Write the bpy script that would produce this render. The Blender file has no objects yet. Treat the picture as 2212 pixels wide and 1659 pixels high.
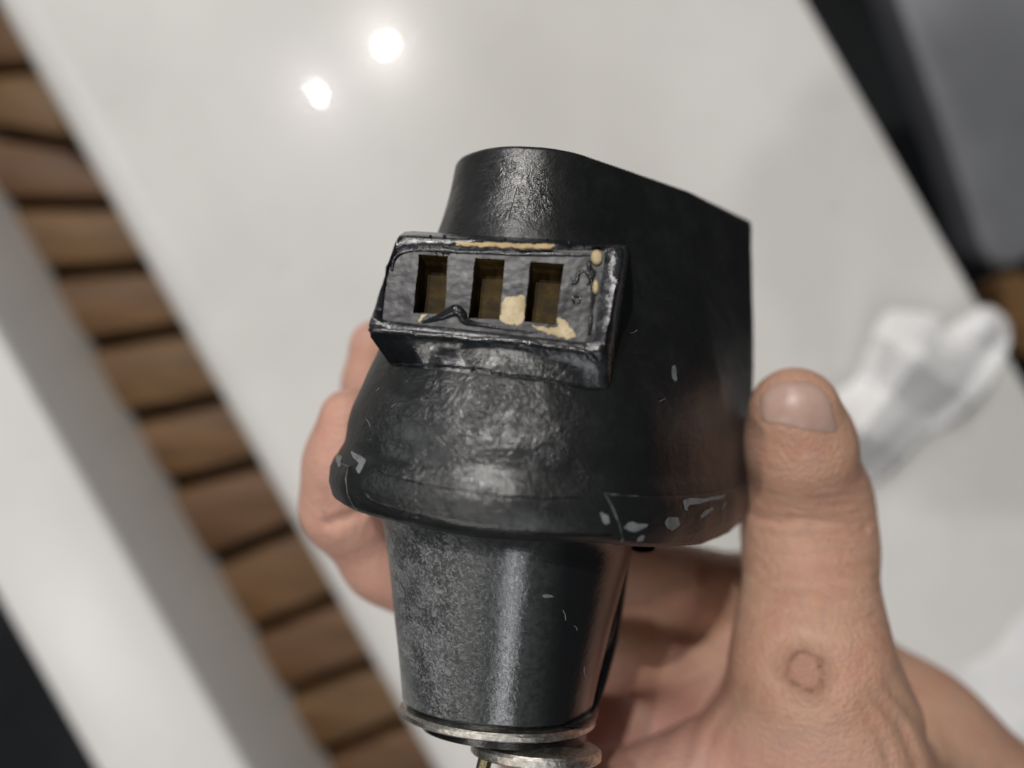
import bpy, bmesh, math, random
import numpy as np
from mathutils import Vector, Matrix, noise
from mathutils.bvhtree import BVHTree
from mathutils.geometry import delaunay_2d_cdt

random.seed(7)
sc = bpy.context.scene
C = sc.collection
MM = 0.001
FPX = 1597.0            # focal length in pixels of a 2212 px wide picture (26 mm lens)
CAMH = 450.0            # camera height over the white table top, mm

# ------------------------------------------------------------------ camera, world, lamps, exposure
cam_d = bpy.data.cameras.new('camera')
cam = bpy.data.objects.new('camera', cam_d); C.objects.link(cam)
cam.location = (0, 0, CAMH * MM)
cam_d.sensor_width = 36.0
cam_d.lens = 36.0 * FPX / 2212.0
cam_d.clip_start = 0.005; cam_d.clip_end = 50
cam_d.dof.use_dof = True
cam_d.dof.focus_distance = 0.141
cam_d.dof.aperture_fstop = 4.8
cam_d.dof.aperture_blades = 0
sc.camera = cam

world = bpy.data.worlds.new('World'); sc.world = world; world.use_nodes = True
bg = world.node_tree.nodes['Background']
bg.inputs[0].default_value = (0.93, 0.97, 1.0, 1); bg.inputs[1].default_value = 0.035

def lamp(name, loc, power, radius, col):
    l = bpy.data.lights.new(name, 'POINT'); l.energy = power; l.shadow_soft_size = radius; l.color = col
    o = bpy.data.objects.new(name, l); C.objects.link(o); o.location = loc; return o
def area(name, loc, target, power, sx, sy, col):
    l = bpy.data.lights.new(name, 'AREA'); l.shape = 'RECTANGLE'; l.size = sx; l.size_y = sy; l.energy = power; l.color = col
    o = bpy.data.objects.new(name, l); C.objects.link(o); o.location = loc
    o.rotation_euler = (Vector(target) - Vector(loc)).to_track_quat('-Z', 'Y').to_euler(); return o
lamp('ceiling_lamp', (-0.455, 1.215, 2.2), 84, 0.005, (1.0, 0.97, 0.90))
lamp('ceiling_lamp.001', (-0.70, 1.04, 2.2), 42, 0.005, (1.0, 0.92, 0.97))
lamp('ceiling_lamp.002', (-1.48, -0.95, 2.1), 44, 0.08, (1.0, 0.95, 0.88))
area('added_strip', (-0.55, 2.7, 2.2), (-0.2, 0, 0.25), 26, 0.35, 0.7, (1.0, 0.98, 0.94))  # unseen source, added to raise a highlight on the dome
area('added_strip.001', (0.06, -1.75, 2.2), (-0.02, -0.1, 0.25), 12, 0.13, 1.7, (0.96, 0.98, 1.0))  # unseen source, added for the upright highlight on the neck
area('added_fill', (-1.75, 0.35, 1.1), (0, 0, 0.25), 3.5, 0.6, 0.6, (0.95, 0.98, 1.0))  # unseen soft fill, added for the sheen on the left sides

sc.view_settings.view_transform = 'Standard'
sc.view_settings.look = 'None'
sc.view_settings.exposure = 0
sc.view_settings.gamma = 1
sc.render.engine = 'CYCLES'
sc.cycles.use_denoising = True
sc.cycles.max_bounces = 8
sc.cycles.sample_clamp_indirect = 4

# ------------------------------------------------------------------ helpers
def P(px, py, d):
    """a point d mm below the camera on the sight line of a picture point -> world mm"""
    return Vector(((px - 1106) / FPX * d, (829.5 - py) / FPX * d, CAMH - d))
CAM = Vector((0, 0, CAMH))

class MB:
    def __init__(s): s.v = []; s.f = []
    def add(s, vs, fs):
        n = len(s.v); s.v += [tuple(x) for x in vs]; s.f += [tuple(i + n for i in f) for f in fs]; return s
    def loft(s, loops, closed=True, cap0=False, cap1=False):
        n = len(loops[0]); vs = [p for l in loops for p in l]; fs = []
        for i in range(len(loops) - 1):
            for j in range(n if closed else n - 1):
                k = (j + 1) % n
                fs.append((i*n + j, i*n + k, (i+1)*n + k, (i+1)*n + j))
        if cap0: fs.append(tuple(range(n))[::-1])
        if cap1: fs.append(tuple(range((len(loops)-1)*n, len(loops)*n)))
        return s.add(vs, fs)
    def tube(s, pts, rad, seg=8):
        pts = [Vector(p) for p in pts]
        if not hasattr(rad, '__len__'): rad = [rad] * len(pts)
        loops = []; ref = None
        for i, p in enumerate(pts):
            t = (pts[min(i+1, len(pts)-1)] - pts[max(i-1, 0)]).normalized()
            if ref is None:
                ref = t.orthogonal().normalized()
            ref = (ref - t * ref.dot(t)).normalized(); bi = t.cross(ref)
            loops.append([p + (ref*math.cos(a) + bi*math.sin(a)) * rad[i] for a in [2*math.pi*k/seg for k in range(seg)]])
        return s.loft(loops, True, True, True)
    def ball(s, c, r, seg=14, rings=9, sc_=(1, 1, 1)):
        loops = []
        for i in range(1, rings):
            t = math.pi * i / rings
            loops.append([Vector((c[0] + r*sc_[0]*math.sin(t)*math.cos(a), c[1] + r*sc_[1]*math.sin(t)*math.sin(a), c[2] + r*sc_[2]*math.cos(t)))
                          for a in [2*math.pi*k/seg for k in range(seg)]])
        return s.loft(loops, True, True, True)

def build(name, mb, mat, parent=None, inv=None, smooth=40, fix=True):
    """link the shape (world mm) as one mesh object; under a parent its vertices are in the parent's frame"""
    vs = [Vector(v) * MM for v in mb.v]
    if inv is not None: vs = [inv @ v for v in vs]
    me = bpy.data.meshes.new(name); me.from_pydata([tuple(v) for v in vs], [], mb.f)
    if fix:
        bm = bmesh.new(); bm.from_mesh(me); bmesh.ops.recalc_face_normals(bm, faces=bm.faces); bm.to_mesh(me); bm.free()
    if smooth:
        me.polygons.foreach_set('use_smooth', [True] * len(me.polygons))
        me.set_sharp_from_angle(angle=math.radians(smooth))
    me.materials.append(mat); me.update()
    o = bpy.data.objects.new(name, me); C.objects.link(o)
    if parent is not None: o.parent = parent
    return o
def tag(o, label, cat=None, group=None, kind=None):
    if label: o['label'] = label
    if cat: o['category'] = cat
    if group: o['group'] = group
    if kind: o['kind'] = kind
    return o
def empty(name, loc, rz=0):
    o = bpy.data.objects.new(name, None); C.objects.link(o); o.location = loc; o.rotation_euler = (0, 0, rz)
    o.empty_display_size = 0.01
    return o

# ------------------------------------------------------------------ materials
class NT:
    """small wrapper for writing node trees"""
    def __init__(s, name):
        s.m = bpy.data.materials.new(name); s.m.use_nodes = True
        s.t = s.m.node_tree; s.n = s.t.nodes; s.b = s.n['Principled BSDF']
        s.co = s.n.new('ShaderNodeTexCoord').outputs['Object']
    def link(s, a, b): s.t.links.new(a, b)
    def val(s, sock, v):
        if hasattr(v, 'is_output') or hasattr(v, 'links'): s.link(v, sock)
        else: sock.default_value = v
    def noise(s, scale, detail=4, rough=0.6, dist=0, vec=None):
        n = s.n.new('ShaderNodeTexNoise'); n.inputs['Scale'].default_value = scale; n.inputs['Detail'].default_value = detail
        n.inputs['Roughness'].default_value = rough; n.inputs['Distortion'].default_value = dist
        s.link(vec or s.co, n.inputs['Vector']); return n.outputs['Fac']
    def voro(s, scale, vec=None, feature='F1', out='Distance'):
        n = s.n.new('ShaderNodeTexVoronoi'); n.feature = feature; n.inputs['Scale'].default_value = scale
        s.link(vec or s.co, n.inputs['Vector']); return n.outputs[out]
    def mapping(s, scale=(1, 1, 1), rot=(0, 0, 0), loc=(0, 0, 0)):
        n = s.n.new('ShaderNodeMapping'); n.inputs['Scale'].default_value = scale; n.inputs['Rotation'].default_value = rot
        n.inputs['Location'].default_value = loc; s.link(s.co, n.inputs['Vector']); return n.outputs[0]
    def ramp(s, f, a, b, lo=0.0, hi=1.0):
        n = s.n.new('ShaderNodeMapRange'); n.interpolation_type = 'SMOOTHSTEP'
        s.link(f, n.inputs[0]); n.inputs[1].default_value = a; n.inputs[2].default_value = b
        n.inputs[3].default_value = lo; n.inputs[4].default_value = hi; return n.outputs[0]
    def math(s, op, a, b=0.0, c=0.0):
        n = s.n.new('ShaderNodeMath'); n.operation = op
        s.val(n.inputs[0], a); s.val(n.inputs[1], b); s.val(n.inputs[2], c); return n.outputs[0]
    def mix(s, f, a, b):
        n = s.n.new('ShaderNodeMix'); n.data_type = 'RGBA'
        s.val(n.inputs['Factor'], f)
        for sock, v in ((n.inputs[6], a), (n.inputs[7], b)):
            if isinstance(v, tuple): sock.default_value = (*v[:3], 1)
            else: s.link(v, sock)
        return n.outputs[2]
    def axis(s, i, vec=None):
        n = s.n.new('ShaderNodeSeparateXYZ'); s.link(vec or s.co, n.inputs[0]); return n.outputs[i]
    def dist(s, p, vec=None, scale=(1, 1, 1)):
        n = s.n.new('ShaderNodeVectorMath'); n.operation = 'SUBTRACT'; s.link(vec or s.co, n.inputs[0]); n.inputs[1].default_value = p
        m = s.n.new('ShaderNodeVectorMath'); m.operation = 'MULTIPLY'; s.link(n.outputs[0], m.inputs[0]); m.inputs[1].default_value = scale
        l = s.n.new('ShaderNodeVectorMath'); l.operation = 'LENGTH'; s.link(m.outputs[0], l.inputs[0]); return l.outputs['Value']
    def bump(s, h, strength, dist_m, prev=None):
        n = s.n.new('ShaderNodeBump'); s.val(n.inputs['Strength'], strength); n.inputs['Distance'].default_value = dist_m
        s.link(h, n.inputs['Height'])
        if prev is not None: s.link(prev, n.inputs['Normal'])
        return n.outputs[0]
    def out(s, color=None, rough=None, metal=None, normal=None, **kw):
        for k, v in (('Base Color', color), ('Roughness', rough), ('Metallic', metal), ('Normal', normal)):
            if v is None: continue
            if isinstance(v, tuple): s.b.inputs[k].default_value = (*v[:3], 1)
            else: s.val(s.b.inputs[k], v)
        for k, v in kw.items():
            s.b.inputs[k.replace('_', ' ')].default_value = v
        return s.m

def mat_rubber():
    t = NT('black_rubber')
    big = t.noise(70, 3, 0.6); mid = t.noise(420, 5, 0.65); fine = t.noise(1500, 4, 0.6, 0.8)
    w = t.math('ADD', t.noise(950, 3, 0.5, 1.8), t.math('MULTIPLY', t.noise(300, 2, 0.5, 1.0), 1.5))                                  # leathery wrinkles
    scr = t.noise(900, 3, 0.7, 0, t.mapping((1, 0.12, 1), (0, 0, 0.5)))
    # rubbed, leathery patch, paler partly as painted sheen, on the front of the dome, and a smaller one on the upper tube
    front = t.math('ADD', t.dist((-0.009, 0.030, 0.030), scale=(1, 1.0, 0.7)), t.math('MULTIPLY', t.math('SUBTRACT', t.noise(80, 4), 0.5), 0.022))
    tube = t.math('ADD', t.dist((-0.004, 0.072, 0.018), scale=(1, 1, 0.7)), t.math('MULTIPLY', t.math('SUBTRACT', t.noise(120, 4), 0.5), 0.016))
    rub_sheen = t.math('MAXIMUM', t.ramp(front, 0.025, 0.012), t.ramp(tube, 0.011, 0.004, 0, 0.7))
    dust = t.ramp(t.math('ADD', t.math('MULTIPLY', big, 0.6), t.math('MULTIPLY', mid, 0.5)), 0.50, 0.72)
    col = t.mix(dust, (0.0065, 0.0072, 0.0078), (0.012, 0.0135, 0.0135))
    col = t.mix(t.math('MULTIPLY', rub_sheen, t.ramp(mid, 0.30, 0.70, 0.5, 0.8)), col, (0.016, 0.0175, 0.018))
    col = t.mix(t.ramp(scr, 0.74, 0.80, 0, 0.35), col, (0.10, 0.105, 0.105))
    pat = t.math('MULTIPLY', rub_sheen, t.ramp(t.noise(130, 3, 0.6), 0.40, 0.62, 0.12, 1.0))
    streak = t.noise(260, 4, 0.6, 0.6, t.mapping((0.25, 1.6, 0.6), (0, 0, 0.25)))
    b = t.bump(w, t.math('MULTIPLY_ADD', pat, 0.50, 0.12), 0.0007)
    b = t.bump(streak, 0.24, 0.0008, b)
    b = t.bump(t.noise(95, 2), 0.22, 0.002, b)
    b = t.bump(fine, 0.3, 0.00018, b)
    r = t.math('SUBTRACT', t.math('MULTIPLY_ADD', big, 0.16, 0.34), t.math('MULTIPLY', rub_sheen, 0.11))
    return t.out(col, r, 0.0, b, Specular_IOR_Level=0.9)
def mat_neck():
    t = NT('worn_black_coating')
    x = t.axis(0); y = t.axis(1)
    wear_sheen = t.ramp(t.math('ADD', x, t.math('MULTIPLY', t.math('SUBTRACT', t.noise(110, 5), 0.5), 0.016)), 0.000, -0.012)  # grey mottling of the left side: wear together with painted sheen
    mot = t.ramp(t.noise(1000, 3, 0.75, 1.5), 0.47, 0.60)
    patch = t.ramp(t.noise(110, 4, 0.65), 0.40, 0.62)
    low = t.ramp(t.math('ADD', t.math('MULTIPLY', x, 0.9), t.math('MULTIPLY', y, 0.45)), -0.022, -0.034)
    f = t.math('MULTIPLY', wear_sheen, t.math('MULTIPLY_ADD', mot, 0.6, t.math('MULTIPLY', patch, 0.35)))
    sheen_band = t.math('MULTIPLY', t.ramp(x, 0.012, 0.003), t.ramp(t.noise(700, 5, 0.7), 0.25, 0.7, 0.06, 0.2))  # highlight down the front of the neck, painted into the colour
    f = t.math('MAXIMUM', f, sheen_band)
    f = t.math('MAXIMUM', f, t.math('MULTIPLY', low, t.ramp(t.noise(500, 5, 0.7), 0.3, 0.6, 0.3, 0.9)))
    col = t.mix(f, (0.011, 0.0117, 0.0130), (0.29, 0.305, 0.305))
    black = t.ramp(t.math('ADD', t.dist((-0.0265, -0.006, 0.002), scale=(1, 0.45, 0.6)), t.math('MULTIPLY', t.noise(500, 3), 0.003)), 0.0042, 0.0036)
    col = t.mix(black, col, (0.006, 0.006, 0.006))
    grain = t.noise(1100, 5, 0.68, 0.7)
    b = t.bump(grain, t.ramp(x, -0.001, -0.008, 0.22, 0.7), 0.00026)
    b = t.bump(t.noise(260, 3), 0.12, 0.0006, b)
    r = t.math('MULTIPLY_ADD', t.ramp(x, 0.001, -0.008), 0.14, 0.16)
    return t.out(col, r, 0.12, b, Specular_IOR_Level=0.8)
def mat_glue():
    t = NT('glossy_black_paint')
    n1 = t.noise(520, 5, 0.6, 1.2); n2 = t.noise(2200, 3, 0.6)
    patch = t.ramp(t.noise(150, 4, 0.6), 0.48, 0.7)
    col = t.mix(patch, (0.009, 0.010, 0.0125), (0.03, 0.033, 0.036))
    b = t.bump(n1, 0.32, 0.0005); b = t.bump(n2, 0.15, 0.0001, b)
    return t.out(col, t.math('MULTIPLY_ADD', n1, 0.25, 0.12), 0.0, b, Specular_IOR_Level=0.8)
def mat_face():
    t = NT('grey_black_paint_film')
    n1 = t.noise(900, 5, 0.65, 0.6); patch = t.ramp(t.noise(190, 4, 0.6), 0.40, 0.68)
    x = t.axis(0); y = t.axis(1)
    col = t.mix(patch, (0.009, 0.010, 0.0115), (0.021, 0.0235, 0.026))
    b = t.bump(n1, 0.18, 0.0003); b = t.bump(t.noise(200, 2), 0.3, 0.0012, b)
    return t.out(col, t.math('MULTIPLY_ADD', n1, 0.3, 0.24), 0.0, b, Specular_IOR_Level=0.5)
def mat_simple(name, c1, c2, scale, rough, bump=0.2, metal=0.0, bs=None, **kw):
    t = NT(name)
    n = t.noise(scale, 5, 0.65)
    col = t.mix(t.ramp(n, 0.35, 0.68), c1, c2)
    return t.out(col, t.math('MULTIPLY_ADD', n, 0.15, rough - 0.07), metal, t.bump(t.noise(bs or scale*3, 4), bump, 0.0006), **kw)
def mat_steel():
    t = NT('worn_steel')
    n = t.noise(900, 5, 0.7, 0, t.mapping((1, 1, 1))); s = t.noise(2600, 3, 0.6)
    col = t.mix(t.ramp(n, 0.35, 0.7), (0.50, 0.47, 0.41), (0.88, 0.85, 0.79))
    b = t.bump(n, 0.5, 0.0004); b = t.bump(s, 0.4, 0.0001, b)
    return t.out(col, t.math('MULTIPLY_ADD', n, 0.3, 0.2), 1.0, b)

RUB = mat_rubber(); NECK = mat_neck(); GLUE = mat_glue(); FACE = mat_face(); STEEL = mat_steel()
CREAM = mat_simple('cream_resin', (0.40, 0.31, 0.16), (0.62, 0.52, 0.33), 260, 0.5, 0.35)
OCHRE = mat_simple('ochre_resin', (0.36, 0.24, 0.10), (0.52, 0.38, 0.18), 300, 0.5, 0.3)
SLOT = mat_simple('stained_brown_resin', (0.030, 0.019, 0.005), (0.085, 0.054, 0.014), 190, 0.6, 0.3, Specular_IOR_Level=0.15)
CHIP = mat_simple('bare_grey_chip', (0.13, 0.145, 0.148), (0.20, 0.215, 0.22), 500, 0.5, 0.3)
EDGE = mat_simple('pale_edge_grey', (0.03, 0.033, 0.034), (0.16, 0.17, 0.17), 420, 0.4, 0.3)
BRASS = mat_simple('dull_brass', (0.20, 0.17, 0.09), (0.42, 0.37, 0.24), 500, 0.38, 0.3, 1.0)
BLACK = mat_simple('black_gloss', (0.006, 0.006, 0.007), (0.012, 0.012, 0.013), 500, 0.25, 0.15)
SHINE = mat_simple('wet_black_glue', (0.010, 0.011, 0.012), (0.02, 0.021, 0.023), 600, 0.16, 0.12)

# ------------------------------------------------------------------ the setting
A = Vector((0.495, -0.869, 0)); B = Vector((0.869, 0.495, 0))      # along the white strip, and across it
def strip(name, prof, a0, a1, mat, na=2, smooth=35):
    """extrude a closed (b, z) profile along A from a0 to a1 (mm)"""
    mb = MB(); loops = []
    for i in range(na + 1):
        a = a0 + (a1 - a0) * i / na
        loops.append([A*a + B*b + Vector((0, 0, z)) for b, z in prof])
    mb.loft(loops, True, True, True)
    return build(name, mb, mat, smooth=smooth)
def mat_white(name, c=(0.70, 0.69, 0.665), r0=0.17, coat=0.3):
    t = NT(name)
    n = t.noise(9, 4, 0.55); s = t.noise(60, 5, 0.6)
    col = t.mix(t.ramp(n, 0.3, 0.7), c, tuple(x*0.93 for x in c))
    col = t.mix(t.ramp(s, 0.58, 0.8, 0, 0.3), col, (0.45, 0.44, 0.41))
    col = t.mix(t.ramp(t.noise(5, 5, 0.6, 0.5), 0.52, 0.72, 0, 0.22), col, (0.47, 0.465, 0.44))
    return t.out(col, r0, 0.0, t.bump(t.noise(14, 2), 0.03, 0.004), Coat_Weight=coat, Coat_Roughness=0.004, Specular_IOR_Level=0.05 if coat else 0.5)
WHITE = mat_white('white_gelcoat')
WHITE2 = mat_white('white_gelcoat_rim', (0.72, 0.715, 0.70), 0.36, 0.0)
FLOOR = mat_simple('dark_floor', (0.008, 0.009, 0.011), (0.016, 0.018, 0.020), 5, 0.6, 0.2, Specular_IOR_Level=0.2)
WOODS = []
for k, (c1, c2) in enumerate([((0.088, 0.041, 0.013), (0.190, 0.099, 0.038)), ((0.080, 0.036, 0.013), (0.170, 0.085, 0.034)), ((0.096, 0.048, 0.016), (0.205, 0.112, 0.043))]):
    t = NT('teak_%s' % ('brown', 'reddish', 'golden')[k])
    g = t.noise(30, 6, 0.65, 1.0, t.mapping((0.35, 4.0, 1)))
    WOODS.append(t.out(t.mix(t.ramp(g, 0.3, 0.7), c1, c2), 0.55, 0, t.bump(g, 0.3, 0.002)))

fl = MB(); fl.add([(-6000, -6000, -700), (6000, -6000, -700), (6000, 6000, -700), (-6000, 6000, -700)], [(0, 1, 2, 3)])
tag(build('floor', fl, FLOOR, smooth=0), None, kind='structure')

def arc(cb, cz, r, a0, a1, n=10):
    return [(cb + r*math.cos(math.radians(a0 + (a1-a0)*i/n)), cz + r*math.sin(math.radians(a0 + (a1-a0)*i/n))) for i in range(n+1)]
# broad white surface with a rolled left edge (closed profile, going left from the right edge)
prof = arc(268, -4, 4, 0, 90, 4) + [(200, 0), (100, 0), (0, 0), (-80, 0)] + arc(-132, -34, 34, 90, 172, 14) + [(-168, -100), (-150, -100), (-140, -60), (100, -26), (240, -24), (272, -22)]
table = strip('white_table', prof, -900, 900, WHITE, 6)
tag(table, 'broad glossy white table top with a rolled edge, the lamps mirrored in it', 'table')
prof = arc(-261.5, -5, 5, 0, 90, 5) + [(-285, 0.8), (-312, 0.8)] + arc(-332, -6, 6, 90, 180, 5) + [(-338, -100), (-256.5, -100)]
rim = strip('white_ledge', prof, -900, 900, WHITE2, 6)
tag(rim, 'narrow white ledge with a grey side, left of the wooden slats', 'ledge')

# wooden slats in the gap: every slat is placed between two joints
joints = [((-60, -160), (40, -170)), ((-40, 0), (70, -5)), ((-30, 148), (60, 140)), ((0, 285), (105, 302)), ((0, 437), (195, 436)), ((72, 592), (265, 576)),
          ((165, 748), (355, 715)), ((255, 908), (440, 866)), ((335, 1058), (522, 1008)), ((432, 1225), (612, 1150)), ((520, 1380), (712, 1300)),
          ((602, 1512), (795, 1438)), ((680, 1645), (880, 1560)), ((770, 1790), (960, 1700)), ((850, 1930), (1040, 1835))]
deck = empty('wooden_deck', (-0.25, -0.05, -0.12))
tag(deck, None, kind='structure')
dinv = Matrix.Translation((-0.25, -0.05, -0.12)).inverted()
base = MB(); q = [A*a + B*b for a, b in ((-900, -345), (900, -345), (900, -90), (-900, -90))]
base.add([v + Vector((0, 0, -132)) for v in q] + [v + Vector((0, 0, -124)) for v in q], [(0, 1, 2, 3), (4, 5, 6, 7), (0, 1, 5, 4), (1, 2, 6, 5), (2, 3, 7, 6), (3, 0, 4, 7)])
build('deck_base', base, FLOOR, deck, dinv, smooth=0)
for i in range(len(joints) - 1):
    (l0, r0), (l1, r1) = joints[i], joints[i+1]
    def ext(l, r, s): return (l[0] + (r[0]-l[0])*s, l[1] + (r[1]-l[1])*s)
    d = 545 + random.uniform(-5, 5)
    gap = 30
    c = [ext(l0, r0, -0.45), ext(l0, r0, 1.45), ext(l1, r1, 1.45), ext(l1, r1, -0.45)]
    c = [(c[0][0], c[0][1]+gap/2), (c[1][0], c[1][1]+gap/2), (c[2][0], c[2][1]-gap/2), (c[3][0], c[3][1]-gap/2)]
    top = [P(x, y, d) for x, y in c]; cen = sum(top, Vector()) / 4
    inn = [cen + (p - cen)*0.93 for p in top]
    inn2 = [cen + (p - cen)*0.80 for p in top]
    mb = MB(); mb.loft([[p - Vector((0, 0, 22)) for p in top], [p - Vector((0, 0, 6)) for p in top], [p - Vector((0, 0, 1.8)) for p in inn], inn2], True, True, True)
    build('slat', mb, WOODS[(i*7 + i//3) % 3], deck, dinv, smooth=60)

# beyond the right edge: grey padded panel and a brown board
def prism(name, outl, d, thick, mat, round_=12, smooth=50):
    top = [P(x, y, d) for x, y in outl]; cen = sum(top, Vector()) / len(top)
    loops = []
    for k in range(6):
        a = math.pi/2 * k / 5
        s = 1 - (1 - math.cos(a)) * round_ / 100.0
        loops.append([cen + (p-cen)*s + Vector((0, 0, -thick*0.35 + thick*0.35*math.sin(a))) for p in top])
    loops.insert(0, [p - Vector((0, 0, thick)) for p in top])
    mb = MB(); mb.loft(loops, True, True, True)
    return build(name, mb, mat, smooth=smooth)
GREY = mat_simple('grey_vinyl', (0.16, 0.167, 0.182), (0.21, 0.218, 0.235), 6, 0.42, 0.1)
def spline(pts, n=6):
    out = []; m = len(pts)
    for i in range(m):
        p0, p1, p2, p3 = [Vector(pts[(i+k) % m]) for k in (-1, 0, 1, 2)]
        for k in range(n):
            t = k / n
            out.append(tuple(0.5*((2*p1) + (-p0+p2)*t + (2*p0-5*p1+4*p2-p3)*t*t + (-p0+3*p1-3*p2+p3)*t**3)))
    return out
o = prism('grey_cushion', spline([(1850, -300), (1905, -100), (1960, 60), (2030, 260), (2090, 440), (2125, 545), (2170, 580), (2230, 555), (2320, 480), (2700, 300), (2700, -400), (2200, -500)]), 640, 34, GREY, 3)
tag(o, 'blurred grey padded panel beyond the dark gap, in the upper right corner', 'cushion')
o = prism('wooden_board', [(2160, 610), (2200, 585), (2330, 640), (2330, 800), (2200, 760), (2170, 700)], 600, 30, WOODS[2], 3)
tag(o, 'small brown wooden board glimpsed past the white table, below the grey panel', 'board')

# crumpled tissues lying on the table
t = NT('tissue_paper')
TISSUE = t.out(t.mix(t.noise(120, 3), (0.88, 0.88, 0.88), (0.92, 0.92, 0.915)), 0.9, 0, t.bump(t.noise(220, 4), 0.25, 0.002))
def tissue(name, outl, d, hgt, seed, label, freq=0.035, lift=1.0):
    poly = [Vector(p) for p in spline(outl, 4)]
    xs = [p.x for p in poly]; ys = [p.y for p in poly]
    pts = list(poly)
    def inside(x, y):
        r = False; n = len(poly); j = n-1
        for i in range(n):
            if (poly[i].y > y) != (poly[j].y > y) and x < (poly[j].x-poly[i].x)*(y-poly[i].y)/(poly[j].y-poly[i].y)+poly[i].x: r = not r
            j = i
        return r
    st = 7; y = min(ys)
    while y < max(ys):
        x = min(xs)
        while x < max(xs):
            if inside(x, y): pts.append(Vector((x + random.uniform(-2, 2), y + random.uniform(-2, 2))))
            x += st
        y += st
    n = len(poly)
    v2, e2, f2, *_ = delaunay_2d_cdt([Vector((p.x, p.y)) for p in pts], [], [list(range(n))], 1, 0.01)
    vs = []
    for p in v2:
        e = min((Vector((p.x, p.y)) - q).length for q in poly)
        w = min(1, e / 60)
        wx = p.x + 5*noise.noise(Vector((p.x*.011, p.y*.011, seed))); wy = p.y + 5*noise.noise(Vector((p.x*.011, p.y*.011, seed+4)))
        fold = 0
        for lam, amp, ang in ((118, .75, .5+seed), (96, .65, 2.0+seed)):
            ph = (wx*math.cos(ang) + wy*math.sin(ang))/lam + seed
            fold += amp*abs((ph % 2) - 1)
        h = 3 + hgt*(0.35 + 0.65*w)*fold if hgt > 8 else 0.6 + hgt*w*fold
        a = P(p.x, p.y, CAMH)
        vs.append((a.x*(CAMH-h)/CAMH, a.y*(CAMH-h)/CAMH, max(1.0, h)))
    mb = MB(); mb.add(vs, f2)
    o = build(name, mb, TISSUE, smooth=12)
    m = o.modifiers.new('thickness', 'SOLIDIFY'); m.thickness = 0.0006; m.offset = 0
    return tag(o, label, 'tissue')
tissue('tissue', [(1800, 860), (1850, 815), (1905, 685), (1960, 672), (2025, 682), (2040, 712), (2080, 690), (2135, 662), (2182, 715), (2150, 815), (2075, 895), (1990, 945), (1930, 1005), (1870, 1045), (1800, 1000)],
       450, 34, 3.3, 'crumpled white paper tissue on the table behind the thumb')
TISSUE = mat_simple('grey_white_paper', (0.72, 0.72, 0.725), (0.80, 0.80, 0.80), 60, 0.8, 0.2)
tissue('tissue.001', [(1960, 1720), (1985, 1600), (2050, 1520), (2085, 1440), (2150, 1400), (2200, 1330), (2300, 1290), (2420, 1400), (2420, 1720), (2200, 1800)],
       450, 3.0, 8.1, 'flat white crumpled paper in the lower right corner, beyond the wrist')

# ------------------------------------------------------------------ the black plug housing
AX0 = P(1097, 1180, 160)
ROLL = math.radians(-4.0)
plug = empty('plug_housing', AX0 * MM, ROLL)
tag(plug, 'black moulded plug housing with a raised three slot socket block, held up in the hand', 'plug housing')
PM = Matrix.Translation(AX0 * MM) @ Matrix.Rotation(ROLL, 4, 'Z'); PINV = PM.inverted()
PMM = Matrix.Translation(AX0) @ Matrix.Rotation(ROLL, 4, 'Z')
def L(u, v, w): return PMM @ Vector((u, v, w))                      # housing frame (mm): u right, v up the axis, w to the camera

def interp(tab, x):
    for (x0, *a), (x1, *b) in zip(tab, tab[1:]):
        if x <= x1:
            t = (x - x0) / (x1 - x0); return [p + (q-p)*t for p, q in zip(a, b)]
    return list(tab[-1][1:])
def smooth_tab(tab, n):
    """Catmull-Rom through the stations"""
    out = []
    for i in range(len(tab)-1):
        p0, p1, p2, p3 = [np.array(tab[max(0, min(len(tab)-1, i+k))], float) for k in (-1, 0, 1, 2)]
        for k in range(n):
            t = k/n; out.append(0.5*((2*p1)+(-p0+p2)*t+(2*p0-5*p1+4*p2-p3)*t*t+(-p0+3*p1-3*p2+p3)*t**3))
    out.append(np.array(tab[-1], float)); return out
def hull(circles, counts):
    """CCW outline of the hull of circles (cu, cw, r), with fixed point counts per arc and per straight"""
    n = len(circles); th = []
    for i in range(n):
        a, b = circles[i], circles[(i+1) % n]
        dx, dy = b[0]-a[0], b[1]-a[1]; D = math.hypot(dx, dy)
        th.append(math.atan2(dy, dx) - math.acos(max(-1, min(1, (a[2]-b[2])/D))))
    pts = []
    for i in range(n):
        t0, t1 = th[i-1], th[i]
        while t1 < t0: t1 += 2*math.pi
        while t1 - t0 > 2*math.pi: t1 -= 2*math.pi
        c = circles[i]; na, ns = counts[i]
        for k in range(na):
            t = t0 + (t1-t0)*k/(na-1); pts.append((c[0]+c[2]*math.cos(t), c[1]+c[2]*math.sin(t)))
        nx = circles[(i+1) % n]; e = (nx[0]+nx[2]*math.cos(t1), nx[1]+nx[2]*math.sin(t1)); s_ = pts[-1]
        for k in range(1, ns+1): pts.append((s_[0]+(e[0]-s_[0])*k/(ns+1), s_[1]+(e[1]-s_[1])*k/(ns+1)))
    return pts
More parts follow.
